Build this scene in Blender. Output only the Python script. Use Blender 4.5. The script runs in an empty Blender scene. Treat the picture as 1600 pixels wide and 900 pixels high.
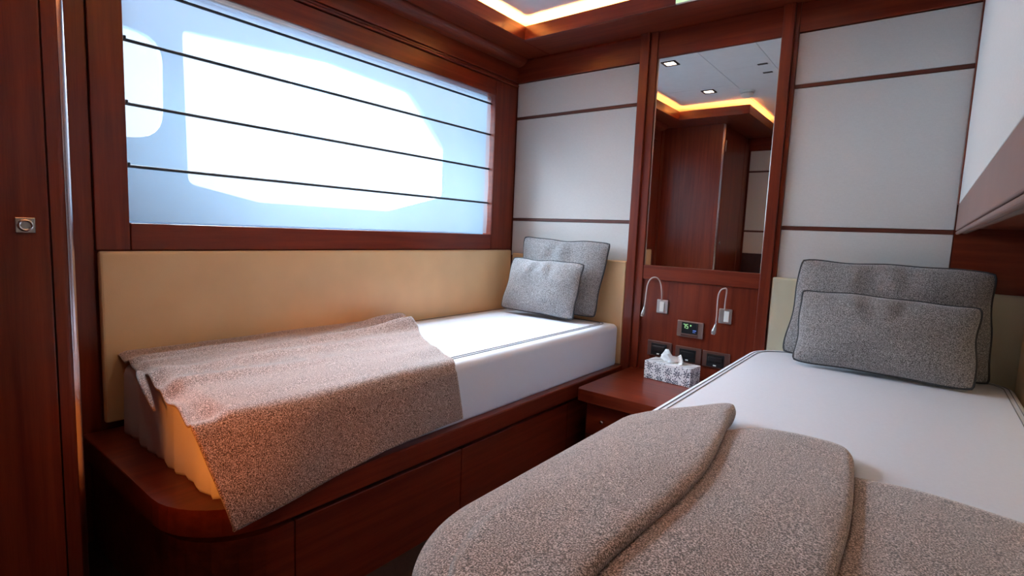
import bpy, bmesh, math, random
from mathutils import Vector, Matrix, noise
random.seed(7)
C = bpy.context.scene.collection
PI = math.pi

# ------------------------------------------------------------------ camera
cd = bpy.data.cameras.new('camera'); cam = bpy.data.objects.new('camera', cd); C.objects.link(cam)
yaw, pit, rol = -0.659961305, -0.106946135, 0.041359454
fw = Vector((math.sin(yaw)*math.cos(pit), math.cos(yaw)*math.cos(pit), math.sin(pit)))
r0 = Vector((math.cos(yaw), -math.sin(yaw), 0)); u0 = r0.cross(fw)
rr = r0*math.cos(rol) + u0*math.sin(rol); uu = -r0*math.sin(rol) + u0*math.cos(rol)
m = Matrix((rr, uu, -fw)).transposed().to_4x4(); m.translation = (0, 0, 1.08)
cam.matrix_world = m
cd.sensor_width = 36; cd.lens = 36*826.05/1600; cd.clip_start = 0.02
bpy.context.scene.camera = cam

# ------------------------------------------------------------------ world, light, exposure
w = bpy.data.worlds.new('sky'); bpy.context.scene.world = w; w.use_nodes = True
bg = w.node_tree.nodes['Background']; bg.inputs[0].default_value = (0.80, 0.91, 1.0, 1); bg.inputs[1].default_value = 1.1
vs = bpy.context.scene.view_settings
vs.view_transform = 'Standard'; vs.look = 'None'; vs.exposure = 0.62; vs.gamma = 1.0; vs.use_curve_mapping = False

def lamp(name, kind, loc, energy, col, **kw):
    d = bpy.data.lights.new(name, kind); d.energy = energy; d.color = col
    for k, v in kw.items(): setattr(d, k, v)
    o = bpy.data.objects.new(name, d); o.location = loc; C.objects.link(o); return o
def aim(o, v): o.rotation_euler = Vector(v).to_track_quat('-Z', 'Y').to_euler()
# bright overcast daylight falling through the window on the left
s = lamp('daylight_sun', 'SUN', (-6, 1.5, 5), 25.0, (0.68, 0.84, 1.0), angle=math.radians(90)); aim(s, (1, 0.12, -0.62))
s2 = lamp('skylight_sun', 'SUN', (-5, 1.5, 6), 19.0, (0.66, 0.83, 1.0), angle=math.radians(60)); aim(s2, (0.72, 0.05, -0.85))
SPOTS = [(-1.457, 1.807), (-1.46, 1.007), (-0.62, 1.807), (-0.62, 1.007), (-0.85, 0.10)]  # the last three are unseen downlights, added as fill light

# ------------------------------------------------------------------ materials
MATS = {}
def newmat(name):
    mt = bpy.data.materials.new(name); mt.use_nodes = True
    nt = mt.node_tree; b = nt.nodes['Principled BSDF']; MATS[name] = mt
    return mt, nt, b
def N(nt, t, **kw):
    n = nt.nodes.new(t)
    for k, v in kw.items(): setattr(n, k, v)
    return n
def coords(nt, scale=(1, 1, 1)):
    t = N(nt, 'ShaderNodeTexCoord'); mp = N(nt, 'ShaderNodeMapping'); mp.inputs['Scale'].default_value = scale
    nt.links.new(t.outputs['Object'], mp.inputs['Vector']); return mp.outputs['Vector']
def ramp(nt, fac, stops):
    r = N(nt, 'ShaderNodeValToRGB'); e = r.color_ramp.elements
    while len(e) < len(stops): e.new(0.5)
    for i, (p, c) in enumerate(stops): e[i].position = p; e[i].color = (*c, 1)
    nt.links.new(fac, r.inputs[0]); return r.outputs[0]
def plain(name, col, rough=0.5, metal=0.0, var=0.06, scale=20, bump=0.0, bscale=400, coat=0.0):
    mt, nt, b = newmat(name)
    v = coords(nt); n = N(nt, 'ShaderNodeTexNoise'); n.inputs['Scale'].default_value = scale; nt.links.new(v, n.inputs['Vector'])
    c = ramp(nt, n.outputs['Fac'], [(0.3, [x*(1-var) for x in col]), (0.7, [min(1, x*(1+var)) for x in col])])
    nt.links.new(c, b.inputs['Base Color']); b.inputs['Roughness'].default_value = rough; b.inputs['Metallic'].default_value = metal
    b.inputs['Coat Weight'].default_value = coat
    if bump:
        n2 = N(nt, 'ShaderNodeTexNoise'); n2.inputs['Scale'].default_value = bscale; nt.links.new(v, n2.inputs['Vector'])
        bp = N(nt, 'ShaderNodeBump'); bp.inputs['Strength'].default_value = bump; bp.inputs['Distance'].default_value = 0.002
        nt.links.new(n2.outputs['Fac'], bp.inputs['Height']); nt.links.new(bp.outputs[0], b.inputs['Normal'])
    return mt
def wood(name, axis, dark=(0.105, 0.012, 0.005), light=(0.205, 0.033, 0.012), rough=0.32):
    mt, nt, b = newmat(name)
    sc = [38, 38, 38]; sc[axis] = 1.6
    v = coords(nt, sc)
    n = N(nt, 'ShaderNodeTexNoise'); n.inputs['Scale'].default_value = 1.0; n.inputs['Detail'].default_value = 6; n.inputs['Distortion'].default_value = 0.6
    nt.links.new(v, n.inputs['Vector'])
    sc2 = [420, 420, 420]; sc2[axis] = 14
    v2 = coords(nt, sc2); n2 = N(nt, 'ShaderNodeTexNoise'); n2.inputs['Scale'].default_value = 1.0; nt.links.new(v2, n2.inputs['Vector'])
    mx = N(nt, 'ShaderNodeMath', operation='MULTIPLY_ADD'); nt.links.new(n2.outputs['Fac'], mx.inputs[0]); mx.inputs[1].default_value = 0.35
    nt.links.new(n.outputs['Fac'], mx.inputs[2])
    c = ramp(nt, mx.outputs[0], [(0.42, dark), (0.92, light)])
    nt.links.new(c, b.inputs['Base Color']); b.inputs['Roughness'].default_value = rough
    b.inputs['Coat Weight'].default_value = 0.08; b.inputs['Coat Roughness'].default_value = 0.2; b.inputs['Specular IOR Level'].default_value = 0.4
    return mt
wood('wood_z', 2); wood('wood_x', 0); wood('wood_y', 1)
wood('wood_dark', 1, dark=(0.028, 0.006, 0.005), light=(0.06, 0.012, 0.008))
plain('groove_dark', (0.03, 0.008, 0.006), 0.6)
plain('batten_wood', (0.10, 0.022, 0.012), 0.4)
def weave(name, col, s=700, rough=0.85, amt=0.10, bump=0.25):
    mt, nt, b = newmat(name)
    v1 = coords(nt, (s, s, s*0.12)); v2 = coords(nt, (s*0.12, s*0.12, s))
    a = N(nt, 'ShaderNodeTexNoise'); a.inputs['Scale'].default_value = 1; nt.links.new(v1, a.inputs['Vector'])
    c = N(nt, 'ShaderNodeTexNoise'); c.inputs['Scale'].default_value = 1; nt.links.new(v2, c.inputs['Vector'])
    ad = N(nt, 'ShaderNodeMath', operation='ADD'); nt.links.new(a.outputs['Fac'], ad.inputs[0]); nt.links.new(c.outputs['Fac'], ad.inputs[1])
    hf = N(nt, 'ShaderNodeMath', operation='MULTIPLY'); nt.links.new(ad.outputs[0], hf.inputs[0]); hf.inputs[1].default_value = 0.5
    cc = ramp(nt, hf.outputs[0], [(0.35, [x*(1-amt) for x in col]), (0.65, [min(1, x*(1+amt)) for x in col])])
    nt.links.new(cc, b.inputs['Base Color']); b.inputs['Roughness'].default_value = rough
    bp = N(nt, 'ShaderNodeBump'); bp.inputs['Strength'].default_value = bump; bp.inputs['Distance'].default_value = 0.001
    nt.links.new(hf.outputs[0], bp.inputs['Height']); nt.links.new(bp.outputs[0], b.inputs['Normal'])
    return mt
weave('wall_fabric', (0.62, 0.60, 0.58), amt=0.05)
weave('sheet', (0.78, 0.80, 0.87), 900, amt=0.02, bump=0.1)
plain('piping_grey', (0.17, 0.18, 0.20), 0.8)
plain('leather_tan', (0.74, 0.50, 0.27), 0.40, var=0.05, scale=6, bump=0.15, bscale=260)
plain('leather_cream', (0.60, 0.55, 0.40), 0.45, var=0.05, scale=6, bump=0.15, bscale=260)
def tweed(name, dk, mid, lt, s=430):
    mt, nt, b = newmat(name)
    v = coords(nt)
    a = N(nt, 'ShaderNodeTexNoise'); a.inputs['Scale'].default_value = s; a.inputs['Detail'].default_value = 4; a.inputs['Roughness'].default_value = 0.6; nt.links.new(v, a.inputs['Vector'])
    cc = ramp(nt, a.outputs['Fac'], [(0.38, dk), (0.50, mid), (0.62, lt)])
    nt.links.new(cc, b.inputs['Base Color']); b.inputs['Roughness'].default_value = 0.95
    b.inputs['Sheen Weight'].default_value = 0.5; b.inputs['Sheen Roughness'].default_value = 0.5
    bp = N(nt, 'ShaderNodeBump'); bp.inputs['Strength'].default_value = 0.5; bp.inputs['Distance'].default_value = 0.0015
    nt.links.new(a.outputs['Fac'], bp.inputs['Height']); nt.links.new(bp.outputs[0], b.inputs['Normal'])
    return mt
tweed('throw_tweed', (0.022, 0.010, 0.006), (0.26, 0.155, 0.12), (0.78, 0.62, 0.56), 400)
tweed('pillow_tweed', (0.045, 0.042, 0.042), (0.20, 0.19, 0.19), (0.52, 0.50, 0.51), 440)
plain('pillow_piping', (0.045, 0.045, 0.05), 0.8)
plain('ceiling_white', (0.84, 0.86, 0.88), 0.6, var=0.02)
plain('chrome', (0.75, 0.73, 0.72), 0.18, 1.0, var=0.03)
plain('satin_metal', (0.50, 0.47, 0.45), 0.35, 0.9, var=0.05)
plain('bronze_plate', (0.17, 0.09, 0.075), 0.35, 0.6, var=0.05)
plain('window_glint', (0.55, 0.45, 0.46), 0.22, 1.0, var=0.03)  # pale metal for the window glint on the wardrobe edge
plain('ledge_taupe', (0.22, 0.115, 0.095), 0.4, var=0.06, scale=9)
plain('black_plastic', (0.012, 0.013, 0.015), 0.3, var=0.05)
plain('bronze_light', (0.34, 0.24, 0.21), 0.35, 0.7, var=0.05)
plain('white_plastic', (0.8, 0.8, 0.76), 0.4, var=0.03)
plain('lamp_rubber', (0.62, 0.50, 0.46), 0.35, var=0.05)
plain('carpet', (0.03, 0.012, 0.008), 0.95, var=0.2, scale=60)
plain('pillar_paint', (0.86, 0.90, 0.93), 0.5, var=0.02)
plain('bulwark_paint', (0.32, 0.56, 0.80), 0.5, var=0.02)
plain('dark_rod', (0.018, 0.022, 0.03), 0.5)
plain('tissue_paper', (0.85, 0.83, 0.82), 0.9, var=0.02)
def emit(name, col, st):
    mt, nt, b = newmat(name); b.inputs['Base Color'].default_value = (*col, 1)
    b.inputs['Emission Color'].default_value = (*col, 1); b.inputs['Emission Strength'].default_value = st; return mt
emit('led_warm', (1.0, 0.38, 0.08), 120)
emit('lens_lit', (1.0, 0.80, 0.62), 9)
emit('display_green', (0.40, 0.75, 0.32), 0.6)
emit('display_blue', (0.08, 0.16, 0.5), 0.6)
emit('sign_green', (0.50, 0.80, 0.45), 0.7)
mt, nt, b = newmat('mirror_glass'); b.inputs['Metallic'].default_value = 1; b.inputs['Roughness'].default_value = 0.01; b.inputs['Base Color'].default_value = (0.88, 0.89, 0.88, 1)
# sheer blind fabric: part see-through, part translucent
mt, nt, b = newmat('blind_voile')
tr = N(nt, 'ShaderNodeBsdfTransparent'); tr.inputs[0].default_value = (0.95, 0.98, 1, 1)
tl = N(nt, 'ShaderNodeBsdfTranslucent'); tl.inputs[0].default_value = (0.16, 0.20, 0.23, 1)
df = N(nt, 'ShaderNodeBsdfDiffuse'); df.inputs[0].default_value = (0.8, 0.85, 0.88, 1)
wv = N(nt, 'ShaderNodeTexNoise'); wv.inputs['Scale'].default_value = 3; nt.links.new(coords(nt, (1, 1, 1)), wv.inputs['Vector'])
m1 = N(nt, 'ShaderNodeMixShader'); m1.inputs[0].default_value = 0.35; nt.links.new(tl.outputs[0], m1.inputs[1]); nt.links.new(df.outputs[0], m1.inputs[2])
m2 = N(nt, 'ShaderNodeMixShader')
mr = N(nt, 'ShaderNodeMapRange'); mr.inputs['To Min'].default_value = 0.52; mr.inputs['To Max'].default_value = 0.40; nt.links.new(wv.outputs['Fac'], mr.inputs['Value'])
nt.links.new(mr.outputs[0], m2.inputs[0]); nt.links.new(tr.outputs[0], m2.inputs[1]); nt.links.new(m1.outputs[0], m2.inputs[2])
nt.links.new(m2.outputs[0], nt.nodes['Material Output'].inputs['Surface'])
# patterned tissue carton
mt, nt, b = newmat('carton_pattern')
v = coords(nt, (1, 1, 1))
sx = N(nt, 'ShaderNodeSeparateXYZ'); nt.links.new(v, sx.inputs[0])
def mth(op, a, b_=None, c_=None):
    n_ = N(nt, 'ShaderNodeMath', operation=op)
    for k, q in enumerate((a, b_, c_)):
        if q is None: continue
        if isinstance(q, (int, float)): n_.inputs[k].default_value = q
        else: nt.links.new(q, n_.inputs[k])
    return n_.outputs[0]
hx = mth('SUBTRACT', sx.outputs[0], sx.outputs[1]); cv = N(nt, 'ShaderNodeCombineXYZ'); nt.links.new(hx, cv.inputs[0]); nt.links.new(sx.outputs[2], cv.inputs[1])
def flowers(scale, rnd, petals, size, inner):
    vo = N(nt, 'ShaderNodeTexVoronoi', voronoi_dimensions='2D'); vo.inputs['Scale'].default_value = scale; vo.inputs['Randomness'].default_value = rnd
    nt.links.new(cv.outputs[0], vo.inputs['Vector'])
    sb_ = N(nt, 'ShaderNodeVectorMath', operation='SUBTRACT'); nt.links.new(cv.outputs[0], sb_.inputs[0]); nt.links.new(vo.outputs['Position'], sb_.inputs[1])
    sp = N(nt, 'ShaderNodeSeparateXYZ'); nt.links.new(sb_.outputs[0], sp.inputs[0])
    ang = mth('ARCTAN2', sp.outputs[1], sp.outputs[0]); pet = mth('COSINE', mth('MULTIPLY', ang, petals))
    lim = mth('MULTIPLY_ADD', pet, size*0.5, size*0.5)
    return mth('MULTIPLY', mth('LESS_THAN', vo.outputs['Distance'], lim), mth('GREATER_THAN', vo.outputs['Distance'], inner))
dark = mth('MAXIMUM', flowers(20, 0.35, 8, 0.40, 0.06), flowers(70, 0.8, 0, 0.20, -1))
cc = ramp(nt, dark, [(0.45, (0.78, 0.76, 0.77)), (0.55, (0.02, 0.025, 0.06))])
nt.links.new(cc, b.inputs['Base Color']); b.inputs['Roughness'].default_value = 0.5

# ------------------------------------------------------------------ builders
def thing(name, label, cat, loc, group=None):
    o = bpy.data.objects.new(name, None); C.objects.link(o); o.location = loc; o.empty_display_size = 0.1
    o['label'] = label; o['category'] = cat
    if group: o['group'] = group
    return o
def tag(o, label, cat, group=None):
    o['label'] = label; o['category'] = cat
    if group: o['group'] = group
    return o
def origin(p):
    v = Vector((0, 0, 0))
    while p: v += Vector(p.location); p = p.parent
    return v
def obj(name, bm, mat, parent=None, loc=None, smooth=False, label=None, kind=None):
    """bm in world coordinates; the object's own origin goes to its parent's origin (or to loc)."""
    o_ = Vector(loc) if loc is not None else (origin(parent) if parent else Vector((0, 0, 0)))
    bmesh.ops.recalc_face_normals(bm, faces=bm.faces)
    bmesh.ops.translate(bm, verts=bm.verts, vec=-o_)
    me = bpy.data.meshes.new(name); bm.to_mesh(me); bm.free()
    me.materials.append(MATS[mat])
    if smooth:
        for p in me.polygons: p.use_smooth = True
    o = bpy.data.objects.new(name, me); C.objects.link(o)
    if parent:
        o.parent = parent; o.location = o_ - origin(parent)
    else: o.location = o_
    if label: o['label'] = label
    if kind: o['kind'] = kind
    return o
def struct(name, bm, mat, parent=None, smooth=False):
    return obj(name, bm, mat, parent, kind=None if parent else 'structure', smooth=smooth)
def box(x0, x1, y0, y1, z0, z1, bev=0.0, seg=2, bm=None):
    bm = bm or bmesh.new(); t = bmesh.new()
    bmesh.ops.create_cube(t, size=1)
    for v in t.verts: v.co = ((x0+x1)/2+v.co.x*(x1-x0), (y0+y1)/2+v.co.y*(y1-y0), (z0+z1)/2+v.co.z*(z1-z0))
    if bev: bmesh.ops.bevel(t, geom=t.edges[:], offset=bev, segments=seg, profile=0.5, affect='EDGES')
    me = bpy.data.meshes.new('t'); t.to_mesh(me); t.free(); bm.from_mesh(me); bpy.data.meshes.remove(me); return bm
def tube(pts, r, n=8, bm=None, caps=True, closed=False):
    bm = bm or bmesh.new(); pts = [Vector(p) for p in pts]; rings = []; L = len(pts); up = None
    for i, p in enumerate(pts):
        if closed: d = pts[(i+1) % L]-pts[i-1]
        else: d = pts[min(i+1, L-1)]-pts[max(i-1, 0)]
        d.normalize()
        if up is None: up = Vector((0, 0, 1)) if abs(d.z) < .9 else Vector((1, 0, 0))
        a = d.cross(up).normalized(); b_ = a.cross(d).normalized(); up = b_
        rad = r[i] if isinstance(r, (list, tuple)) else r
        rings.append([bm.verts.new(p+(a*math.cos(2*PI*k/n)+b_*math.sin(2*PI*k/n))*rad) for k in range(n)])
    for i in range(L if closed else L-1):
        A, B = rings[i], rings[(i+1) % L]
        for k in range(n): bm.faces.new((A[k], A[(k+1) % n], B[(k+1) % n], B[k]))
    if caps and not closed: bm.faces.new(rings[0][::-1]); bm.faces.new(rings[-1])
    return bm
def prism(outline, z0, z1, bm=None, bev=0):
    """outline: list of (x,y) extruded in z"""
    bm = bm or bmesh.new()
    a = [bm.verts.new((x, y, z0)) for x, y in outline]; b_ = [bm.verts.new((x, y, z1)) for x, y in outline]
    bm.faces.new(a[::-1]); top = bm.faces.new(b_); n = len(a)
    for i in range(n): bm.faces.new((a[i], a[(i+1) % n], b_[(i+1) % n], b_[i]))
    if bev: bmesh.ops.bevel(bm, geom=[e for e in top.edges], offset=bev, segments=3, profile=0.5, affect='EDGES')
    return bm
def prism_x(outline, x0, x1, bm=None):
    """outline: (y,z) extruded in x"""
    bm = prism(outline, x0, x1, bm)
    for v in bm.verts: v.co = (v.co.z, v.co.x, v.co.y)
    return bm
def prism_y(outline, y0, y1, bm=None):
    bm = prism(outline, y0, y1, bm)
    for v in bm.verts: v.co = (v.co.x, v.co.z, v.co.y)
    return bm
def grid(fn, nu, nv, thick=0.0, bm=None, closed_u=False):
    bm = bm or bmesh.new()
    V = [[bm.verts.new(fn(i/(nu-1), j/(nv-1))) for j in range(nv)] for i in range(nu)]
    fs = [bm.faces.new((V[i][j], V[i+1][j], V[i+1][j+1], V[i][j+1])) for i in range(nu-1) for j in range(nv-1)]
    return bm
def solidify(o, t, off=1):
    md = o.modifiers.new('thickness', 'SOLIDIFY'); md.thickness = t; md.offset = off; return o
def subsurf(o, lv=1):
    md = o.modifiers.new('smooth', 'SUBSURF'); md.levels = lv; md.render_levels = lv; return o
def lerp(a, b, t): return a+(b-a)*t
def sst(a, b, x):
    t = max(0, min(1, (x-a)/(b-a))); return t*t*(3-2*t)
def interp(tab, x):
    if x <= tab[0][0]: return tab[0][1]
    for (a, p), (b, q) in zip(tab, tab[1:]):
        if x <= b: return lerp(p, q, (x-a)/(b-a))
    return tab[-1][1]

def bez(p0, p1, p2, p3, n=14):
    p0, p1, p2, p3 = map(Vector, (p0, p1, p2, p3))
    return [p0*(1-t)**3+p1*3*t*(1-t)**2+p2*3*t*t*(1-t)+p3*t**3 for t in [k/n for k in range(n+1)]]

XL, YB, ZS, ZC = -2.075, 2.65, 2.115, 2.23      # left wall face, back wall face, soffit underside, ceiling
XR, YR = 0.08, -0.50                            # upper right wall, rear wall
XN = 0.335                                      # hull side of the niche under the overhead ledge

# ------------------------------------------------------------------ floor, ceiling
struct('floor', box(-2.25, 0.5, -0.7, 2.8, -0.05, 0.0), 'carpet')
ceil = struct('ceiling', box(-2.25, 0.2, -0.7, 2.8, 2.245, 2.30), 'ceiling_white')
g = 0.0015
for i, (a, b) in enumerate([(-2.2, -1.24), (-1.24, -0.90), (-0.90, 0.1)]):
    for c, d in ([(-0.6, 1.1), (1.1, 2.75)] if i == 0 else [(-0.6, 0.3), (0.3, 1.484), (1.484, 2.75)]):
        obj('ceiling_panel', box(a+g, b-g, c+g, d-g, ZC, 2.245, 0.001, 1), 'ceiling_white', ceil)
# wooden soffit ring around the raised tray, with upstand lips hiding the light strips
soffit = bpy.data.objects.new('trim_1', None); C.objects.link(soffit); soffit['kind'] = 'structure'; soffit.location = (0, 0, ZS)
OX0, OX1, OXR, OY0, OY1, OYF = -1.845, -1.26, -0.32, 0.62, 2.395, -0.25
def sb(name, x0, x1, y0, y1, z0, z1, mat, bev=0.002): obj(name, box(x0, x1, y0, y1, z0, z1, bev, 1), mat, soffit)
ZT = ZS+0.022
sb('soffit_board', XL, OX0, -0.5, YB, ZS, ZT, 'wood_y')
cv_ = [(XL+0.002, ZS-0.045)]+[(XL+0.002+0.075*math.sin(a), ZS-0.001-0.044*math.cos(a)) for a in [PI/2*k/8 for k in range(1, 9)]]+[(XL+0.002, ZS-0.001)]
obj('crown_moulding', prism_y(cv_, 0.45, YB-0.012), 'wood_y', soffit)
sb('soffit_board', OX0, XR, OY1, YB, ZS, ZT, 'wood_x')
sb('soffit_board', OXR, XR, -0.5, OY1, ZS, ZT, 'wood_y')
sb('soffit_board', OX0, OX1, -0.5, OY0, ZS, ZT, 'wood_y')
sb('soffit_board', OX1, OXR, -0.5, OYF, ZS, ZT, 'wood_x')
L = 0.016; ZL = 2.187
sb('upstand_lip', OX0, OX0+L, OY0, OY1, ZS-0.001, ZL, 'wood_y')
sb('upstand_lip', OX0, OXR, OY1-L, OY1, ZS-0.001, ZL, 'wood_x')
sb('upstand_lip', OXR-L, OXR, OYF, OY1, ZS-0.001, ZL, 'wood_y')
sb('upstand_lip', OX0, OX1+L, OY0, OY0+L, ZS-0.001, ZL, 'wood_x')
sb('upstand_lip', OX1, OX1+L, OYF, OY0, ZS-0.001, ZL, 'wood_y')
sb('upstand_lip', OX1, OXR, OYF, OYF+L, ZS-0.001, ZL, 'wood_x')
# warm light strips lying on the soffit behind the lips
def strip(lbl, x0, x1, y0, y1):
    tag(obj('light_strip', box(x0, x1, y0, y1, ZT, ZT+0.006), 'led_warm', loc=((x0+x1)/2, (y0+y1)/2, ZT)), lbl, 'light strip', 'warm light strips hidden in the ceiling cove')
strip('warm glowing cove light strip above the window side of the ceiling', OX0-0.045, OX0-0.03, OY0-0.03, OY1+0.03)
strip('warm glowing cove light strip in the ceiling above the mirror wall', OX0-0.02, OXR, OY1+0.03, OY1+0.045)
strip('cove light strip above the wardrobe front, seen glowing in the mirror', OX0, OX1-0.05, OY0-0.045, OY0-0.03)
strip('cove light strip running back over the wardrobe door, right end in the mirror', OX1-0.045, OX1-0.03, OYF, OY0-0.02)
strip('cove light strip on the right-hand side of the ceiling tray', OXR+0.03, OXR+0.045, OYF, OY1)

# ------------------------------------------------------------------ left wall and window
WY0, WY1, WZ0, WZ1 = 0.52, 2.445, 1.055, 1.868
bm = box(-2.14, XL-0.012, -0.6, WY0, 0, 2.245); box(-2.14, XL-0.012, WY1, 2.75, 0, 2.245, bm=bm)
box(-2.14, XL-0.012, WY0, WY1, 0, WZ0, bm=bm); box(-2.14, XL-0.012, WY0, WY1, WZ1, 2.245, bm=bm)
wl = struct('wall_left', bm, 'wood_z')
obj('wall_panel', box(XL-0.012, XL, -0.5, 0.40, 0, ZS, 0.002), 'wood_z', wl)
obj('wall_panel', box(XL-0.012, XL-0.006, 0.404, 0.51, 0, ZS, 0.002), 'wood_z', wl)
win = bpy.data.objects.new('window_1', None); C.objects.link(win); win['kind'] = 'structure'; win.location = (XL, 1.48, 1.46)
F0, F1, FZ0, FZ1 = 0.512, 2.64, 0.965, 1.955
obj('window_frame', box(XL-0.014, XL+0.002, F0, 0.605, FZ0, FZ1, 0.003), 'wood_z', win)
obj('window_frame', box(XL-0.014, XL+0.002, WY1, F1, FZ0, FZ1, 0.003), 'wood_z', win)
obj('window_frame', box(XL-0.014, XL+0.002, 0.607, WY1-0.002, FZ0, WZ0, 0.003), 'wood_y', win)
obj('window_frame', box(XL-0.014, XL+0.002, 0.607, WY1-0.002, WZ1, FZ1, 0.003), 'wood_y', win)
obj('window_reveal', box(-2.14, XL-0.005, WY1-0.001, WY1+0.012, WZ0, WZ1), 'wood_x', win)
bm = box(-2.14, XL-0.005, 0.594, 0.606, WZ0, WZ1); obj('window_reveal', bm, 'wood_x', win)
obj('window_reveal', box(-2.14, XL-0.005, 0.606, WY1, WZ1-0.001, WZ1+0.01), 'wood_x', win)
obj('window_sill', box(-2.14, XL-0.003, 0.606, WY1, WZ0-0.01, WZ0), 'wood_x', win)
# stepped mouldings over the window
tr2 = struct('trim_2', box(XL-0.012, XL+0.010, 0.512, YB, FZ1+0.004, FZ1+0.014, 0.003), 'wood_y')
obj('moulding', box(XL-0.012, XL+0.004, 0.512, YB, FZ1+0.016, FZ1+0.028, 0.003), 'wood_y', tr2)
obj('moulding', box(XL-0.012, XL+0.008, 0.512, YB, FZ1+0.030, ZS-0.002, 0.003), 'wood_y', tr2)
obj('moulding', box(XL-0.012, XL-0.004, F1, YB, FZ0, FZ1+0.004), 'wood_z', tr2)
# sheer blind with rods
bl = thing('roman_blind', 'sheer white blind with thin dark rods filling the wide window', 'blind', (-2.11, 1.52, WZ0))
zs = [WZ0+0.002, 1.243, 1.444, 1.645, 1.823, WZ1-0.001]
BX = -2.112
for i in range(5):
    a, b = zs[i]+0.004, zs[i+1]-0.004
    def fn(u, v, a=a, b=b): return (BX+0.004*math.sin(v*PI), lerp(0.609, WY1-0.003, u), lerp(a, b, v))
    obj('blind_panel', grid(fn, 2, 7), 'blind_voile', bl, smooth=True)
for i in range(1, 5):
    ro = obj('rod', tube([(BX+0.003, 0.608, zs[i]), (BX+0.003, WY1-0.002, zs[i])], 0.0055, 8), 'dark_rod', bl)
    obj('rod_clip', box(BX+0.004, BX+0.016, 0.613, 0.620, zs[i]-0.002, zs[i]+0.011, 0.002), 'dark_rod', ro)
# hull and bulwark beyond the window
def window_poly(pts, r=0.05, n=6):
    out = []; L_ = len(pts)
    for i, p in enumerate(pts):
        p = Vector(p); a = Vector(pts[i-1]); b = Vector(pts[(i+1) % L_])
        da = (a-p).normalized(); db = (b-p).normalized(); rad = min(r, (a-p).length*.49, (b-p).length*.49)
        s_, e_ = p+da*rad, p+db*rad
        for k in range(n+1):
            t = k/n; out.append(tuple(s_*(1-t)**2+p*2*t*(1-t)+e_*t*t))
    return out
def plate_with_holes(holes, y0, y1, z0, z1, x0, x1):
    """a flat board in the YZ plane with openings, made with a triangle fill then extruded"""
    bm = bmesh.new(); edges = []
    for loop in [[(y0, z0), (y1, z0), (y1, z1), (y0, z1)]]+holes:
        vs_ = [bm.verts.new((x0, y, z)) for y, z in loop]
        edges += [bm.edges.new((vs_[i], vs_[(i+1) % len(vs_)])) for i in range(len(vs_))]
    bmesh.ops.triangle_fill(bm, edges=edges, use_beauty=True)
    ret = bmesh.ops.extrude_face_region(bm, geom=bm.faces[:])
    bmesh.ops.translate(bm, vec=(x1-x0, 0, 0), verts=[v for v in ret['geom'] if isinstance(v, bmesh.types.BMVert)])
    return bm
holes = [window_poly([(0.62, 1.375), (0.855, 1.394), (0.862, 1.80), (0.62, 1.80)], 0.11),
         window_poly([(0.945, 1.225), (1.25, 1.165), (2.0, 1.165), (2.44, 1.28), (2.44, 1.60), (2.16, 1.875), (1.63, 1.905), (0.935, 1.85)], 0.03)]
struct('trim_3', plate_with_holes(holes, -0.6, 3.6, 0.3, 2.12, -2.53, -2.50), 'bulwark_paint')

struct('trim_4', box(-2.98, -2.90, 1.66, 1.88, 1.55, 2.3, 0.02), 'pillar_paint')

# ------------------------------------------------------------------ back wall
wb = struct('wall_back', box(-2.25, 0.45, YB+0.012, YB+0.06, 0, 2.245), 'wood_z')
def fabric_panels(parent, x0, x1, y, z0, z1, battens, sgn=1):
    """padded fabric panels between thin battens; sgn=+1: face looks to -Y"""
    zz = [z0]+[q for b_ in battens for q in (b_-0.008, b_+0.008)]+[z1]
    for i in range(0, len(zz), 2):
        ya, yb = (y, y+0.012*sgn)
        obj('fabric_panel', box(x0, x1, min(ya, yb), max(ya, yb), zz[i]+0.001, zz[i+1]-0.001, 0.002, 2), 'wall_fabric', parent)
    for b_ in battens:
        ya, yb = (y-0.003*sgn, y+0.012*sgn)
        obj('batten', box(x0, x1, min(ya, yb), max(ya, yb), b_-0.0075, b_+0.0075, 0.001, 1), 'batten_wood', parent)
fabric_panels(wb, XL+0.004, -1.262, YB, 0.93, 1.978, [1.155, 1.770])
fabric_panels(wb, -0.527, XR-0.004, YB, 0.90, 1.988, [1.145, 1.762])
obj('post', box(-1.262, -1.213, YB-0.030, YB+0.012, 0.0, ZS, 0.003), 'wood_z', wb)
obj('post', box(-1.213, -1.172, YB-0.016, YB+0.012, 0.37, ZS, 0.002), 'wood_z', wb)
obj('post', box(-0.592, -0.545, YB-0.030, YB+0.012, 0.0, ZS, 0.003), 'wood_z', wb)
obj('post', box(-0.545, -0.527, YB-0.012, YB+0.012, 0.0, ZS, 0.002), 'wood_z', wb)
obj('head_rail', box(XL+0.004, -1.264, YB-0.010, YB+0.012, 1.980, ZS-0.012, 0.002), 'wood_x', wb)
obj('head_rail', box(-1.172, -0.592, YB-0.010, YB+0.012, 1.984, ZS-0.004, 0.002), 'wood_x', wb)
obj('head_rail', box(-0.527, XR-0.004, YB-0.010, YB+0.012, 1.990, ZS-0.004, 0.002), 'wood_x', wb)
obj('mid_rail', box(-1.172, -0.592, YB-0.012, YB+0.012, 0.858, 0.932, 0.003), 'wood_x', wb)
obj('lower_panel', box(-1.172, -0.592, YB, YB+0.012, 0.30, 0.857), 'wood_z', wb)
obj('niche_panel', box(XR-0.002, XN, YB-0.002, YB+0.012, 0.60, 1.16), 'wood_x', wb)
mir = thing('wall_mirror', 'tall mirror set in the wood wall between the two beds', 'mirror', (-0.88, YB, 0.933))
obj('mirror_pane', box(-1.171, -0.593, YB-0.002, YB+0.010, 0.933, 1.983), 'mirror_glass', mir)
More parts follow.
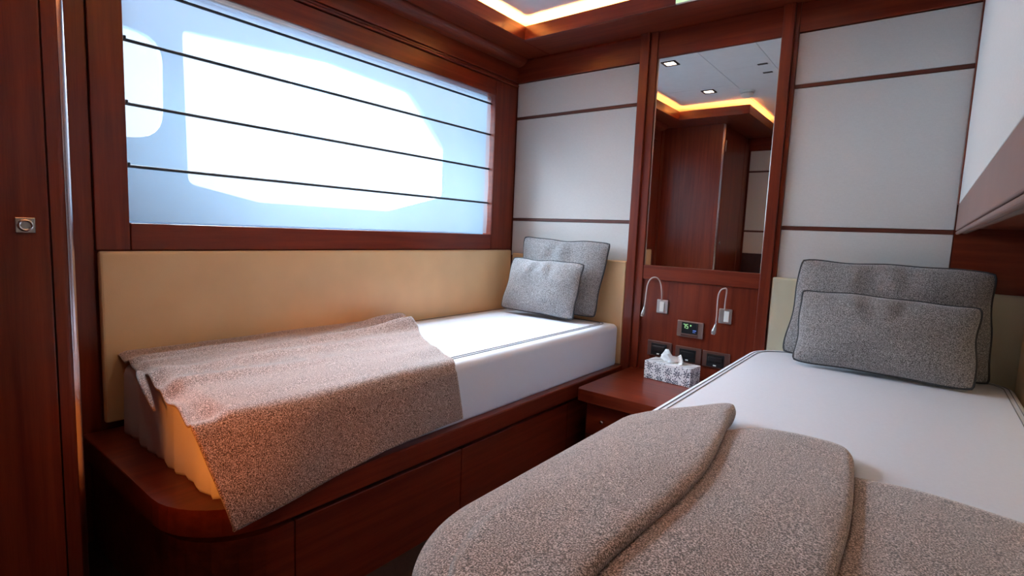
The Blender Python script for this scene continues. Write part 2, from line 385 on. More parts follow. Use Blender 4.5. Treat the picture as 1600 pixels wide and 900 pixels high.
for x in (-1.171, -0.598): obj('edge_strip', box(x, x+0.005, YB-0.006, YB, 0.933, 1.983, 0.001, 1), 'satin_metal', mir)

# ------------------------------------------------------------------ right wall, overhead ledge, niche
wr = struct('wall_right', box(XR+0.012, XR+0.05, -0.6, 2.75, 1.24, 2.245), 'wood_z')
obj('upper_panel', box(XR, XR+0.012, -0.5, YB-0.032, 1.252, ZS, 0.002), 'wall_fabric', wr)
obj('corner_post', box(XR-0.004, XR+0.012, YB-0.030, YB+0.012, 1.25, ZS, 0.002), 'wood_z', wr)
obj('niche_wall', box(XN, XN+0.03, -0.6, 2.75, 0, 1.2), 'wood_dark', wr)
led = thing('overhead_ledge', 'brown wooden ledge jutting above the right bed', 'ledge', (0.2, 1.1, 1.137))
obj('fascia', box(XR, XR+0.018, -0.49, YB-0.002, 1.150, 1.252, 0.003), 'ledge_taupe', led)
obj('edge_moulding', box(XR+0.001, XR+0.014, -0.49, YB-0.002, 1.136, 1.149, 0.005, 3), 'ledge_taupe', led)
obj('edge_moulding', box(XR+0.018, XR+0.036, -0.49, YB-0.002, 1.140, 1.165, 0.006, 3), 'ledge_taupe', led)
obj('underside', box(XR+0.036, XN, -0.49, YB-0.002, 1.160, 1.185), 'wood_y', led)
# ------------------------------------------------------------------ rear wall (seen in the mirror) and wardrobe
wrr = struct('wall_rear', box(-2.2, 0.45, YR-0.06, YR-0.012, 0, 2.245), 'wood_z')
fabric_panels(wrr, -1.50, -0.90, YR, 0.955, 1.985, [1.180, 1.780], sgn=-1)
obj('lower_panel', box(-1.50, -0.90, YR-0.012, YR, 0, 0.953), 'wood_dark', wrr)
obj('head_rail', box(-1.50, -0.90, YR-0.012, YR+0.003, 1.987, ZS), 'wood_x', wrr)
dr = struct('door_1', box(-0.80, -0.05, YR-0.012, YR+0.01, 0.0, 1.98, 0.003), 'wood_z')
obj('door_handle', tube([(-0.72, YR+0.012, 1.0), (-0.72, YR+0.05, 1.0), (-0.60, YR+0.055, 1.0)], 0.008), 'satin_metal', dr)
XW, YW = -1.514, 0.337
sc = thing('added_glow_lamp', 'unseen lamp added on the rear wall for the orange glow on the window-side bed foot', 'lamp', (-0.86, YR, 0.80))  # unseen lamp, added to throw an orange glow on the left mattress foot
obj('back_plate', box(-0.89, -0.83, YR, YR+0.012, 0.75, 0.85, 0.003), 'satin_metal', sc)
obj('lamp_shade', tube([(-0.86, YR+0.012, 0.80), (-0.86, YR+0.03, 0.80), (-0.86, YR+0.06, 0.80)], [0.02, 0.026, 0.028], 18), 'satin_metal', sc)
obj('lens', tube([(-0.86, YR+0.0605, 0.80), (-0.86, YR+0.063, 0.80)], 0.022, 18), 'lens_lit', sc)
l_ = lamp('added_glow_beam', 'SPOT', (-0.86, YR+0.075, 0.80), 29, (1.0, 0.25, 0.025), spot_size=math.radians(30), spot_blend=0.8, shadow_soft_size=0.08)
aim(l_, Vector((-1.37, 0.58, 0.59))-Vector((-0.86, YR+0.075, 0.80)))
wd = thing('wardrobe', 'dark wooden wardrobe with rounded front edge at the left', 'wardrobe', (-1.79, -0.08, 0))
bm = bmesh.new()
out = [(XL+0.001, -0.49), (XW-0.02, -0.49), (XW-0.02, 0.296), (XW, 0.296)]
rc = 0.024
for k in range(9):
    a = k/8*PI/2; out.append((XW-rc+rc*math.cos(a), YW-rc+rc*math.sin(a)))
out += [(XL+0.001, YW)]
obj('carcass', prism(out, 0, ZS-0.002), 'wood_z', wd)
bm = bmesh.new(); bo = []
for k in range(11):
    a = math.radians(22+k*5.0); bo.append((XW-rc+(rc+0.0015)*math.cos(a), YW-rc+(rc+0.0015)*math.sin(a)))
for k in range(10, -1, -1):
    a = math.radians(22+k*5.0); bo.append((XW-rc+(rc-0.002)*math.cos(a), YW-rc+(rc-0.002)*math.sin(a)))
obj('edge_strip', prism(bo, 0.02, ZS-0.004), 'window_glint', wd, smooth=False, label='metal strip added as the window glint on the rounded edge')  # added strip stands in for the window's reflection on the varnished corner
door = obj('wardrobe_door', box(XW-0.02, XW+0.0, -0.33, 0.2935, 0.08, 2.05, 0.003), 'wood_z', wd)
ky, kz = 0.253, 1.050
lk = obj('push_lock', box(XW-0.001, XW+0.004, ky-0.0165, ky+0.0165, kz-0.0165, kz+0.0165, 0.0015), 'chrome', door)
obj('door_panel', box(XW-0.02, XW, -0.485, -0.334, 0.08, 2.05, 0.002), 'wood_z', wd)
def ring_x(cx, cy, cz, R, r, n=24, bm=None):
    return tube([(cx, cy+R*math.cos(2*PI*k/n), cz+R*math.sin(2*PI*k/n)) for k in range(n)], r, 8, bm, closed=True)
# ring belongs to the lock of the door; third level is the deepest, so it is joined to the lock plate's mesh
bmk = bmesh.new(); bmk.from_mesh(lk.data)
t = ring_x(XW+0.006, ky, kz, 0.0105, 0.0028); 
bmesh.ops.translate(t, verts=t.verts, vec=-origin(lk)); me = bpy.data.meshes.new('t'); t.to_mesh(me); bmk.from_mesh(me)
t = tube([(XW+0.003, ky, kz), (XW+0.0055, ky, kz)], 0.0085, 20); bmesh.ops.translate(t, verts=t.verts, vec=-origin(lk)); t.to_mesh(me); bmk.from_mesh(me)
bmk.to_mesh(lk.data)
for hz in (1.92,):
    hb = obj('hinge', tube([(XW+0.004, 0.3, hz-0.05), (XW+0.004, 0.3, hz+0.05)], 0.006, 10), 'chrome', wd)

# ------------------------------------------------------------------ ceiling fittings
first = None
LBL = ['recessed square downlight nearest the mirror wall on the window side, seen in the mirror', 'recessed square downlight nearest the wardrobe on the window side, seen in the mirror',
       'unseen square downlight added as fill over the right bed near the mirror wall', 'unseen square downlight added as fill over the foot of the right bed', 'unseen square downlight added for warm light over the cabin entrance']
for i, (x, y) in enumerate(SPOTS):
    t = thing('downlight', LBL[i], 'ceiling light', (x, y, ZC), 'recessed square ceiling downlights')
    bm = bmesh.new(); a, b_ = 0.048, 0.034
    for (x0, x1, y0, y1) in ((-a, a, -a, -b_), (-a, a, b_, a), (-a, -b_, -b_, b_), (b_, a, -b_, b_)): box(x+x0, x+x1, y+y0, y+y1, ZC-0.006, ZC, bm=bm)
    obj('bezel', bm, 'groove_dark', t)
    obj('lens', box(x-b_, x+b_, y-b_, y+b_, ZC-0.002, ZC), 'lens_lit', t)
    l_ = lamp('downlight_beam', 'SPOT', (x, y, ZC-0.012), [7, 7, 4, 4, 5][i], (1.0, 0.74, 0.52), spot_size=math.radians(120), spot_blend=0.8, shadow_soft_size=0.035)
sm = thing('smoke_detector', 'round white smoke detector on the ceiling, seen in the mirror', 'smoke detector', (-1.206, 0.888, ZC))
obj('base', tube([(-1.206, 0.888, ZC), (-1.206, 0.888, ZC-0.015)], 0.055, 28), 'white_plastic', sm)
obj('sensor_head', tube([(-1.206, 0.888, ZC-0.015), (-1.206, 0.888, ZC-0.022), (-1.206, 0.888, ZC-0.04), (-1.206, 0.888, ZC-0.048)], [0.036, 0.046, 0.044, 0.03], 28), 'white_plastic', sm, smooth=True)
for i, (x, y) in enumerate([(-0.958, 1.499), (-0.970, 1.299)]):
    tag(obj('ceiling_vent', box(x-0.03, x+0.03, y-0.012, y+0.012, ZC-0.003, ZC), 'black_plastic', loc=(x, y, ZC)),
        ['small dark slot vent in the ceiling, the one nearer the mirror wall', 'small dark slot vent in the ceiling, the one further from the mirror wall'][i], 'vent', 'small ceiling slot vents')
sg = thing('exit_sign', 'small pale green sign plate at the ceiling edge above the mirror', 'sign', (-0.93, OY1-L, 2.14))
obj('plate', box(-0.985, -0.875, OY1-L-0.012, OY1-L, 2.112, 2.17, 0.002), 'white_plastic', sg)
obj('lit_face', box(-0.982, -0.878, OY1-L-0.014, OY1-L-0.012, 2.115, 2.167), 'sign_green', sg)

# ------------------------------------------------------------------ beds
def rounded(x0, x1, y0, y1, rs, n=10):
    """outline with radii for corners (x0,y0),(x1,y0),(x1,y1),(x0,y1)"""
    cs = [((x0, y0), rs[0], PI), ((x1, y0), rs[1], 1.5*PI), ((x1, y1), rs[2], 0), ((x0, y1), rs[3], 0.5*PI)]
    out = []
    for (cx, cy), r, a0 in cs:
        if r <= 0: out.append((cx, cy)); continue
        ox = cx+r if cx == x0 else cx-r; oy = cy+r if cy == y0 else cy-r
        for k in range(n+1):
            a = a0+k/n*PI/2; out.append((ox+r*math.cos(a), oy+r*math.sin(a)))
    return out
def densify(out, step=0.03):
    res = []
    for i, p in enumerate(out):
        q = out[(i+1) % len(out)]; d = math.dist(p, q); k = max(1, round(d/step))
        for j in range(k): res.append((lerp(p[0], q[0], j/k), lerp(p[1], q[1], j/k)))
    return res
def mattress(outline, z0, z1, r, ruffle=None, crown=0.012, bulge=0.0):
    """solid with rounded upper edge; outline CCW; ruffle(x,y,z01)-> outward offset"""
    pts = densify(outline); n = len(pts); P = [Vector((p[0], p[1], 0)) for p in pts]
    cx = sum(p.x for p in P)/n; cy = sum(p.y for p in P)/n
    nor = []
    for i in range(n):
        d = (P[(i+1) % n]-P[i-1]).normalized(); nor.append(Vector((d.y, -d.x, 0)))
    bm = bmesh.new(); rings = []
    prof = [(0.004, z0), (0.0, z0+0.01)]+[(0.0, lerp(z0+0.01, z1-r, k/5)) for k in range(1, 6)]
    prof += [(r-r*math.cos(a), z1-r+r*math.sin(a)) for a in [PI/2*k/7 for k in range(1, 8)]]
    for ins, z in prof:
        ring = []
        for i in range(n):
            t = (z-z0)/(z1-z0); o_ = -ins
            if bulge: o_ += bulge*math.sin(PI*min(1, t))
            if ruffle: o_ += ruffle(P[i].x, P[i].y, t)
            ring.append(bm.verts.new((P[i].x+nor[i].x*o_, P[i].y+nor[i].y*o_, z)))
        rings.append(ring)
    top = rings[-1]; base = [v.co.copy() for v in top]
    for s_ in (0.85, 0.65, 0.4, 0.15):
        rings.append([bm.verts.new((cx+(v.x-cx)*s_, cy+(v.y-cy)*s_, z1+crown*(1-s_)**0.7)) for v in base])
    for a, b_ in zip(rings, rings[1:]):
        for i in range(n): bm.faces.new((a[i], a[(i+1) % n], b_[(i+1) % n], b_[i]))
    bm.faces.new(rings[-1]); bm.faces.new(rings[0][::-1])
    return bm
# --- left platform
RIM0, RIM1 = 0.305, 0.375
fr = thing('bed_platform', 'dark red wooden bed platform under the window', 'bed frame', (-1.66, 1.55, 0))
obj('rim', prism(rounded(XL+0.002, -1.250, 0.455, YB-0.001, (0, 0.22, 0, 0)), RIM0, RIM1, bev=0.006), 'wood_y', fr)
obj('shadow_gap', prism(rounded(XL+0.002, -1.290, 0.495, YB-0.001, (0, 0.19, 0, 0)), 0.02, RIM0), 'groove_dark', fr)  # recess body coloured near black, so the gap's shade is in the colour
obj('base_corner', prism(rounded(XL+0.002, -1.268, 0.475, 0.72, (0, 0.20, 0, 0)), 0.0, 0.280, bev=0.002), 'wood_y', fr)
for a, b_ in ((0.724, 1.372), (1.376, 2.10), (2.104, YB-0.002)):
    obj('drawer_front', box(-1.288, -1.268, a, b_, 0.0, 0.280, 0.002), 'wood_y', fr)
# --- left mattress
def ruf(x, y, t):
    if y > 0.80: return 0
    a = sst(0.80, 0.60, y) if y > 0.6 else 1
    ph = x*150+3*math.sin(x*31)+y*60
    return a*(0.006*math.sin(ph)*(1-t*0.5)+0.004*math.sin(ph*0.41+1.3)*(1.1-t))
ml = thing('mattress', 'white mattress with grey piping on the bed under the window', 'mattress', (-1.68, 1.58, RIM1))
obj('cover', mattress(rounded(-2.046, -1.283, 0.552, 2.625, (0.06, 0.11, 0.03, 0.03)), RIM1, 0.600, 0.030, ruf, crown=0.014), 'sheet', ml, smooth=True)
def piping_loop(x0, x1, y0, y1, r, z, bm=None, rad=0.0015, hz=None, rf=None, rb=None):
    pts = densify(rounded(x0, x1, y0, y1, (rf or r, r, r, rb or r), 8), 0.04)
    return tube([(x, y, hz(x, y) if hz else z) for x, y in pts], rad, 6, bm, closed=True)
obj('piping', piping_loop(-2.03, -1.335, 0.60, 2.575, 0.05, 0.6028), 'piping_grey', ml)
obj('piping', piping_loop(-2.02, -1.350, 0.615, 2.560, 0.045, 0.604), 'piping_grey', ml)
# --- left cushions on the walls
tag(obj('wall_cushion', box(XL+0.0, XL+0.024, 0.512, YB-0.026, 0.40, 0.963, 0.010, 3), 'leather_tan', loc=(XL, 1.6, 0.4), smooth=False), 'long tan padded leather cushion on the wall below the window', 'wall cushion')
tag(obj('headboard_cushion', box(XL+0.026, -1.266, YB-0.024, YB-0.001, 0.376, 0.945, 0.008, 3), 'leather_tan', loc=(-1.67, YB, 0.4)), 'tan padded headboard behind the grey pillows on the window-side bed', 'headboard')

# --- nightstand
ns = thing('nightstand', 'low dark wooden nightstand between the two beds', 'nightstand', (-0.88, 2.35, 0))
obj('table_top', prism(rounded(-1.205, -0.605, 2.07, YB-0.001, (0.02, 0.02, 0, 0), 5), 0.320, 0.375, bev=0.005), 'wood_x', ns)
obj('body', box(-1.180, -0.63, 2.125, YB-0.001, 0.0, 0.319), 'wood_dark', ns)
dw = obj('drawer', box(-1.165, -0.64, 2.105, 2.124, 0.16, 0.305, 0.003), 'wood_x', ns)
obj('knob', tube([(-1.076, 2.104, 0.24), (-1.076, 2.094, 0.24), (-1.076, 2.090, 0.24), (-1.076, 2.080, 0.24), (-1.076, 2.077, 0.24)], [0.004, 0.004, 0.009, 0.009, 0.005], 14), 'chrome', dw, smooth=True)
obj('drawer', box(-1.165, -0.64, 2.105, 2.124, 0.02, 0.155, 0.003), 'wood_x', ns)

# --- right platform & mattress
fr2 = thing('bed_platform', 'dark wooden platform hidden beneath the right bed', 'bed frame', (-0.13, 1.5, 0))
obj('rim', prism(rounded(-0.598, XN-0.001, 0.28, YB-0.002, (0.20, 0, 0, 0)), RIM0, RIM1-0.002, bev=0.004), 'wood_y', fr2)
obj('base_panel', prism(rounded(-0.575, XN-0.001, 0.31, YB-0.002, (0.18, 0, 0, 0)), 0, RIM0), 'wood_y', fr2)
mr_ = thing('mattress', 'white mattress with grey piping on the bed at the right', 'mattress', (-0.14, 1.5, RIM1))
obj('cover', mattress(rounded(-0.578, 0.300, 0.36, 2.622, (0.30, 0.06, 0.10, 0.17)), RIM1, 0.598, 0.030, None, crown=0.004), 'sheet', mr_, smooth=True)
obj('piping', piping_loop(-0.548, 0.276, 0.42, 2.575, 0.07, 0.5985, rf=0.27, rb=0.15), 'piping_grey', mr_)
obj('piping', piping_loop(-0.534, 0.262, 0.44, 2.562, 0.065, 0.5990, rf=0.255, rb=0.14), 'piping_grey', mr_)
tag(obj('headboard_cushion', box(-0.540, XN-0.026, YB-0.025, YB-0.003, 0.376, 0.922, 0.008, 3), 'leather_cream', loc=(-0.1, YB, 0.4)), 'pale cream padded headboard behind the right bed pillows', 'headboard')
tag(obj('wall_cushion', box(XN-0.030, XN-0.001, 0.0, YB-0.003, 0.40, 0.912, 0.008, 3), 'leather_tan', loc=(XN, 1.3, 0.4)), 'tan padded cushion on the side wall beside the right bed', 'wall cushion')

# ------------------------------------------------------------------ pillows
def pillow(label, cat_group, bl_, br_, tl_, tr_, thick, seed):
    BL, BR, TL, TR = map(Vector, (bl_, br_, tl_, tr_))
    cen = (BL+BR+TL+TR)/4
    nrm = ((BR-BL).cross(TL-BL)).normalized()   # faces -Y (towards the camera)
    if nrm.y > 0: nrm = -nrm
    W = ((BR-BL).length+(TR-TL).length)/2; H = ((TL-BL).length+(TR-BR).length)/2
    def plane(u, v):
        # rounded corners; outline sags slightly inwards between them
        k_ = (abs(2*u-1)*abs(2*v-1))**9*0.026
        u = .5+(u-.5)*(1-k_); v = .5+(v-.5)*(1-k_*W/H)
        e = 0.020
        uu_ = u+e*(1-2*u)*4*v*(1-v)*0.8; vv_ = v+e*(W/H)*(1-2*v)*4*u*(1-u)*0.55
        wob = 0.0035*math.sin(u*8+seed)+0.002*math.sin(u*17+seed*2)
        p = BL.lerp(BR, uu_).lerp(TL.lerp(TR, uu_), vv_)
        edge = 1-min(1, min(u, 1-u, v, 1-v)*12)
        return p+(TL-BL).normalized()*wob*edge*(1 if v > .5 else .3)+(BR-BL).normalized()*edge*0.003*math.sin(v*11+seed)
    def side(sg):
        def fn(i, j):
            u = 0.5-0.5*math.cos(PI*i); v = 0.5-0.5*math.cos(PI*j)
            p = plane(u, v)
            f = max(0, (1-abs(2*u-1)**2.6))**0.55*max(0, (1-abs(2*v-1)**2.6))**0.55
            wr_ = 0
            for k, (a, s_) in enumerate(((0.42, 0.05), (0.52, 0.04), (0.62, 0.045), (0.33, 0.03))):
                d = (u-a-(v-0.9)*(0.25*math.sin(seed+k*2)))/s_
                wr_ += math.exp(-d*d)*sst(0.55, 0.9, v)*(0.009 if k % 2 else -0.008)
            nz = noise.noise(Vector((u*3.2+seed, v*3.2, seed)))*0.010
            return p+nrm*sg*(f*thick/2+(nz+wr_)*min(1, f*1.2)*(f > 0))
        return fn
    t = thing('pillow', label, 'pillow', (cen.x, cen.y, min(BL.z, BR.z)), cat_group)
    n = 41
    bm = grid(side(1), n, n); grid(side(-1), n, n, bm=bm); bmesh.ops.remove_doubles(bm, verts=bm.verts, dist=0.0004)
    obj('pillow_cover', bm, 'pillow_tweed', t, smooth=True)
    pts = []
    M_ = 26
    for k in range(M_): pts.append(plane(k/M_, 0))
    for k in range(M_): pts.append(plane(1, k/M_))
    for k in range(M_): pts.append(plane(1-k/M_, 1))
    for k in range(M_): pts.append(plane(0, 1-k/M_))
    obj('piping', tube(pts, 0.0046, 8, closed=True), 'pillow_piping', t, smooth=True)
    return t
GP = 'grey tweed pillows on the two beds'
pillow('large grey tweed pillow at the back on the window-side bed', GP, (-1.93, 2.545, 0.622), (-1.385, 2.525, 0.630), (-1.925, 2.585, 1.050), (-1.335, 2.575, 1.037), 0.10, 1.0)
pillow('smaller grey tweed pillow in front on the window-side bed', GP, (-1.945, 2.405, 0.632), (-1.445, 2.40, 0.622), (-1.905, 2.46, 0.930), (-1.425, 2.46, 0.922), 0.10, 2.3)
pillow('large grey tweed pillow at the back on the right bed', GP, (-0.445, 2.47, 0.614), (0.225, 2.47, 0.610), (-0.418, 2.55, 1.015), (0.207, 2.55, 1.008), 0.11, 3.1)
pillow('smaller grey tweed pillow in front on the right bed', GP, (-0.378, 2.33, 0.614), (0.176, 2.32, 0.611), (-0.382, 2.40, 0.898), (0.170, 2.40, 0.888), 0.11, 4.4)

# ------------------------------------------------------------------ throw on the left bed
def left_throw():
    NU, NV = 110, 120
    right = [(-2.075, 1.56), (-2.02, 1.60), (-1.97, 1.68), (-1.93, 1.62), (-1.895, 1.47), (-1.85, 1.60), (-1.80, 1.61), (-1.70, 1.53), (-1.5, 1.41), (-1.27, 1.315), (-1.0, 1.36)]
    foot = [(-2.075, 0.552), (-1.90, 0.543), (-1.80, 0.535), (-1.6, 0.520), (-1.45, 0.503), (-1.27, 0.475), (-1.0, 0.54)]
    def fn(u, v):
        # s: along the cross-section; 0 wall .. top width .. hang
        wtop = 2.050-1.262
        s_ = u*(wtop+0.27)
        xs = -2.050+min(s_, wtop)
        key = -2.075+s_ if s_ < wtop else -1.262+(s_-wtop)
        y0 = interp(foot, key); y1 = interp(right, key)
        y = lerp(y0, y1, v)
        hang = max(0, s_-wtop)
        # hem height rises towards the right end
        hemz = interp([(0.45, 0.348), (0.55, 0.350), (0.79, 0.372), (1.0, 0.398), (1.35, 0.402)], y)
        zt = 0.622
        # soft arcs over the mattress edge
        R = 0.040; a0 = wtop-R
        if s_ <= a0: x, z = xs, zt
        else:
            arc = (s_-a0)/(R*PI/2)
            if arc < 1: x = -1.262-R+R*math.sin(arc*PI/2); z = zt-R+R*math.cos(arc*PI/2)
            else:
                rem = (wtop+0.27-s_)/(wtop+0.27-a0-R*PI/2)   # 1 at top of hang .. 0 at hem
                z = lerp(hemz, zt-R, rem)
                x = -1.262+0.026*(1-rem)*sst(1.25, 0.7, y)+0.004
        # wrinkles running lengthwise over the top
        top = 1-sst(a0-0.05, a0+0.06, s_)
        wv = 0
        for c, wd_, h_, ph in ((-1.98, .030, .012, 0), (-1.90, .028, .018, 1), (-1.80, .035, .016, 2), (-1.70, .04, .010, 3), (-1.58, .035, .012, 4), (-1.46, .05, .008, 5)):
            cc_ = c+0.04*math.sin(y*2.6+ph)-0.03*(y-1); d = (xs-cc_)/wd_
            wv += 1.6*h_*math.exp(-d*d)*(0.55+0.45*math.sin(y*3.1+ph*1.7))
        # crisp end pleats
        endf = sst(1.30, 1.58, y)
        for c in (-1.975, -1.815):
            d = (xs-c)/0.035; wv += 0.030*math.exp(-d*d)*endf
        z += wv*top
        z += top*0.004*noise.noise(Vector((xs*9, y*5, 0)))
        if top < 1:
            hg = 1-top
            x += hg*(0.010*noise.noise(Vector((y*4-z*3, z*4+y*2, 3)))+0.008*math.sin(y*11-z*13+1.0)*sst(1.35, 0.9, y)+0.006)
        # foot end slumps a little over the mattress end
        if y < 0.60 and top > 0: z -= 0.022*sst(0.575, 0.525, y)*top*(1+0.35*math.sin(xs*23))
        # small folded-back lapel at the foot
        lap = math.exp(-((xs+1.70)/0.06)**2)*sst(0.66, 0.56, y)*top
        z += 0.014*lap
        # near the wall the cloth climbs slightly against the cushion
        z += 0.012*sst(-1.98, -2.05, xs)
        return (x, y, z)
    t = thing('throw_blanket', 'brown grey tweed throw draped over the foot of the window-side bed', 'blanket', (-1.65, 1.0, 0.62))
    o = obj('throw_cloth', grid(fn, NU, NV), 'throw_tweed', t, smooth=True)
    solidify(o, 0.007, -1)
    # the hem turned over at the foot
    pts = bez((-1.83, 0.541, 0.612), (-1.76, 0.528, 0.628), (-1.68, 0.512, 0.598), (-1.60, 0.508, 0.558), 16)
    rd = [0.003+0.009*math.sin(PI*(k/16)**0.8) for k in range(17)]
    obj('turned_hem', tube(pts, rd, 12), 'throw_tweed', t, smooth=True)
left_throw()

# ------------------------------------------------------------------ throw on the right bed, folded in three overlapping pleats
def right_throw():
    # cross-section control points: (x at head end, x at foot end, z, y_end, group)
    P = [(-0.604, -0.604, 0.300, 1.240), (-0.602, -0.602, 0.420, 1.245), (-0.598, -0.598, 0.530, 1.250), (-0.592, -0.592, 0.575, 1.255), (-0.578, -0.575, 0.602, 1.270), (-0.550, -0.545, 0.616, 1.290), (-0.50, -0.49, 0.628, 1.335), (-0.45, -0.42, 0.635, 1.385),
         (-0.410, -0.360, 0.640, 1.435), (-0.384, -0.325, 0.642, 1.462), (-0.368, -0.306, 0.640, 1.468), (-0.358, -0.297, 0.634, 1.430), (-0.360, -0.300, 0.622, 1.370), (-0.380, -0.32, 0.617, 1.32),
         (-0.42, -0.36, 0.6135, 1.28), (-0.44, -0.38, 0.6125, 1.25), (-0.42, -0.36, 0.614, 1.26), (-0.38, -0.33, 0.617, 1.29), (-0.33, -0.29, 0.622, 1.330), (-0.285, -0.25, 0.626, 1.368), (-0.23, -0.20, 0.628, 1.382), (-0.17, -0.14, 0.629, 1.386), (-0.125, -0.095, 0.629, 1.382), (-0.102, -0.070, 0.627, 1.365), (-0.090, -0.057, 0.621, 1.325), (-0.092, -0.060, 0.611, 1.28),
         (-0.11, -0.08, 0.6065, 1.26), (-0.14, -0.11, 0.6060, 1.25), (-0.12, -0.09, 0.608, 1.255), (-0.06, -0.04, 0.611, 1.262), (0.03, 0.04, 0.613, 1.265), (0.14, 0.14, 0.613, 1.250), (0.22, 0.22, 0.611, 1.240), (0.275, 0.275, 0.606, 1.230), (0.305, 0.305, 0.585, 1.220)]
    NP = len(P)
    def cr(a, b, c, d, t): return 0.5*((2*b)+(-a+c)*t+(2*a-5*b+4*c-d)*t*t+(-a+3*b-3*c+d)*t**3)
    def fn(u, v):
        q = u*(NP-1); i = min(int(q), NP-2); t = q-i
        pts = [P[max(0, min(NP-1, i+k))] for k in (-1, 0, 1, 2)]
        xa, xb, z, ye = [cr(pts[0][k], pts[1][k], pts[2][k], pts[3][k], t) for k in range(4)]
        y0 = 0.335
        L_ = (ye-y0)+0.22
        s_ = lerp(0, L_, v); y = ye-s_
        drop = 0
        if y < y0: drop = y0-y; y = y0
        x = lerp(xb, xa, sst(0.95, 1.52, y)) if z > 0.60 else min(xa, -0.588)
        x -= 0.018*sst(0.9, 0.4, y)*(x < -0.2)*(x > -0.5)
        # rounded corner of the mattress at the foot
        c = 0.30-math.sqrt(max(0, 0.09-max(0, 0.665-y)**2))
        z2 = z-sst(0.375, 0.335, y)*0.035-drop
        if x < -0.14: x = -0.14+(x+0.14)*(1-c/0.45)
        # gentle surface undulation, flatter near the hems
        if z > 0.60: z2 += 0.004*(1+noise.noise(Vector((x*7-y*3, y*2.2, 1))))+0.003*math.sin((x*0.9+y*0.45)*26)*sst(0, 0.15, s_)*(0.6 if x > -0.36 else 1.0)
        # puffed rolled edge at the head hem
        z2 -= 0.013*math.exp(-s_/0.007) if z > 0.6 else 0
        return (x, y, z2)
    t = thing('throw_blanket', 'brown grey tweed throw folded in three overlapping pleats on the right bed', 'blanket', (-0.15, 0.9, 0.6))
    o = obj('throw_cloth', grid(fn, 170, 90), 'throw_tweed', t, smooth=True); solidify(o, 0.006, 0)
right_throw()

# ------------------------------------------------------------------ tissue box
tb = thing('tissue_box', 'black and white patterned tissue box on the nightstand', 'tissue box', (-0.935, 2.525, 0.3755))
def rotz(bm, c, a): bmesh.ops.rotate(bm, verts=bm.verts, cent=c, matrix=Matrix.Rotation(a, 3, 'Z')); return bm
tc = Vector((-0.935, 2.525, 0.3755))
obj('carton', rotz(box(-1.055, -0.815, 2.467, 2.583, 0.3755, 0.465, 0.002, 1), tc, -0.07), 'carton_pattern', tb)
obj('opening', rotz(box(-1.005, -0.865, 2.505, 2.545, 0.4645, 0.4662), tc, -0.07), 'white_plastic', tb)
def tis(u, v):
    a = (u-0.5); w_ = 0.10*(0.75+0.35*v)
    hgt = interp([(0, 0.025), (0.22, 0.062), (0.42, 0.068), (0.55, 0.036), (0.68, 0.030), (0.82, 0.044), (1, 0.014)], u)
    return (tc.x-0.0+a*w_*1.1+0.006*math.sin(v*5), tc.y+0.012*math.sin(u*11)*(1-0.3*v)+0.014*v*math.sin(u*7+2), 0.466+v*hgt)
o = obj('tissue', grid(tis, 30, 10), 'tissue_paper', tb, smooth=True); solidify(o, 0.0012, 0)
def tis2(u, v):
    p = Vector(tis(u, v)); return (p.x+0.004, p.y-0.012-0.01*math.sin(u*6+1), 0.466+(p.z-0.466)*0.72)
o = obj('tissue', grid(tis2, 30, 10), 'tissue_paper', tb, smooth=True); solidify(o, 0.0012, 0)

# ------------------------------------------------------------------ wall devices
Y0 = YB
def reading_lamp(label, cx, cz, top, tip, flip):
    t = thing('reading_lamp', label, 'reading lamp', (cx, Y0, cz), 'flexible reading lamps beside the mirror')
    h = 0.036
    pl_ = obj('mounting_plate', box(cx-0.030, cx+0.030, Y0-0.012, Y0, cz-h, cz+h, 0.003), 'satin_metal', t)
    obj('switch', box(cx-0.012+flip*0.008, cx+0.012+flip*0.008, Y0-0.017, Y0-0.011, cz-0.026, cz+0.026, 0.002), 'white_plastic', pl_)
    a = (cx-0.004, Y0-0.014, cz+h-0.004)
    pts = bez(a, (cx+0.0, Y0-0.03, top[2]-0.01), (top[0]+0.03, Y0-0.05, top[2]+0.012), (top[0], Y0-0.055, top[2]-0.002))
    pts += bez((top[0], Y0-0.055, top[2]-0.002), (top[0]-0.03, Y0-0.058, top[2]-0.02), (tip[0]+0.012, Y0-0.06, tip[2]+0.13), (tip[0]+0.006, Y0-0.06, tip[2]+0.05))[1:]
    obj('gooseneck', tube(pts, 0.0034, 8), 'lamp_rubber', t, smooth=True)
    hp = [(tip[0]+0.006, Y0-0.06, tip[2]+0.052), (tip[0]+0.004, Y0-0.06, tip[2]+0.035), (tip[0], Y0-0.061, tip[2]+0.015), (tip[0]-0.001, Y0-0.062, tip[2]+0.004), (tip[0]-0.002, Y0-0.062, tip[2])]
    hd = obj('lamp_head', tube(hp, [0.0040, 0.0065, 0.0115, 0.0115, 0.008], 14), 'satin_metal', t, smooth=True)
    obj('lens', tube([(tip[0]-0.002, Y0-0.062, tip[2]+0.0005), (tip[0]-0.0025, Y0-0.062, tip[2]-0.002)], 0.0085, 14), 'white_plastic', hd)
reading_lamp('slim flexible reading lamp on the wall, nearer the window-side bed', -1.054, 0.722, (-1.100, 0, 0.872), (-1.135, 0, 0.668), 0)
reading_lamp('slim flexible reading lamp on the wall, nearer the right bed', -0.736, 0.712, (-0.745, 0, 0.850), (-0.768, 0, 0.628), 1)

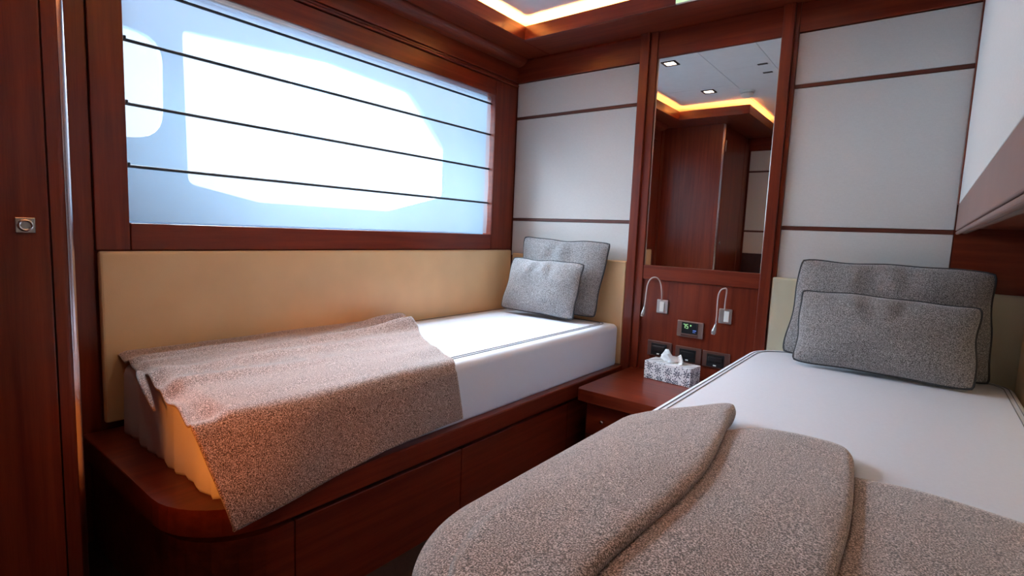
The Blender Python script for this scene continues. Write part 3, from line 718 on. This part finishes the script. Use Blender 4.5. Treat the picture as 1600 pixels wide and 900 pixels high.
cp = thing('control_panel', 'small square climate control with lit green display', 'control panel', (-0.902, Y0, 0.622))
obj('frame_plate', box(-0.968, -0.836, Y0-0.010, Y0, 0.582, 0.664, 0.003), 'bronze_light', cp)
sc_ = obj('screen', box(-0.943, -0.862, Y0-0.013, Y0-0.010, 0.601, 0.658, 0.001), 'black_plastic', cp)
obj('button_bar', box(-0.945, -0.860, Y0-0.013, Y0-0.010, 0.586, 0.597, 0.001), 'bronze_plate', cp)
# seven-segment style digits and a temperature mark, as in the photograph
bm = bmesh.new()
def seg7(cx, cz, segs, w_=0.009, h_=0.010):
    S = {'a': (cx-w_/2, cx+w_/2, cz+h_-.001, cz+h_+.001), 'g': (cx-w_/2, cx+w_/2, cz-.001, cz+.001), 'd': (cx-w_/2, cx+w_/2, cz-h_-.001, cz-h_+.001),
         'f': (cx-w_/2-.001, cx-w_/2+.001, cz, cz+h_), 'b': (cx+w_/2-.001, cx+w_/2+.001, cz, cz+h_), 'e': (cx-w_/2-.001, cx-w_/2+.001, cz-h_, cz), 'c': (cx+w_/2-.001, cx+w_/2+.001, cz-h_, cz)}
    for k in segs: a = S[k]; box(a[0], a[1], Y0-0.0142, Y0-0.013, a[2], a[3], bm=bm)
seg7(-0.930, 0.638, 'abc'); seg7(-0.915, 0.638, 'acdfg'); seg7(-0.897, 0.641, 'abfg', 0.004, 0.005)
obj('digits', bm, 'display_green', sc_)
bm = bmesh.new(); box(-0.885, -0.868, Y0-0.0142, Y0-0.013, 0.618, 0.622, bm=bm); box(-0.885, -0.872, Y0-0.0142, Y0-0.013, 0.610, 0.613, bm=bm)
obj('status_mark', bm, 'display_blue', sc_)
SOCK = [(-1.055, 0.497, 'dark bronze socket plate on the wall left behind the tissue box'), (-0.902, 0.492, 'dark bronze socket plate in the middle, behind the tissues'), (-0.763, 0.490, 'dark bronze socket plate right of the tissue box near the right bed')]
for x, z, lb in SOCK:
    t = thing('wall_socket', lb, 'socket', (x, Y0, z), 'bronze socket plates above the nightstand')
    fp = obj('face_plate', box(x-0.066, x+0.066, Y0-0.009, Y0, z-0.040, z+0.040, 0.003), 'bronze_plate', t)
    obj('socket_insert', box(x-0.044, x+0.040, Y0-0.011, Y0-0.008, z-0.034, z+0.028, 0.002), 'black_plastic', t)
    obj('plug_hood', box(x-0.036, x+0.032, Y0-0.016, Y0-0.010, z-0.012, z+0.016, 0.004), 'black_plastic', t)
    obj('latch', box(x-0.010, x+0.004, Y0-0.014, Y0-0.0105, z-0.030, z-0.024, 0.001), 'white_plastic', t)
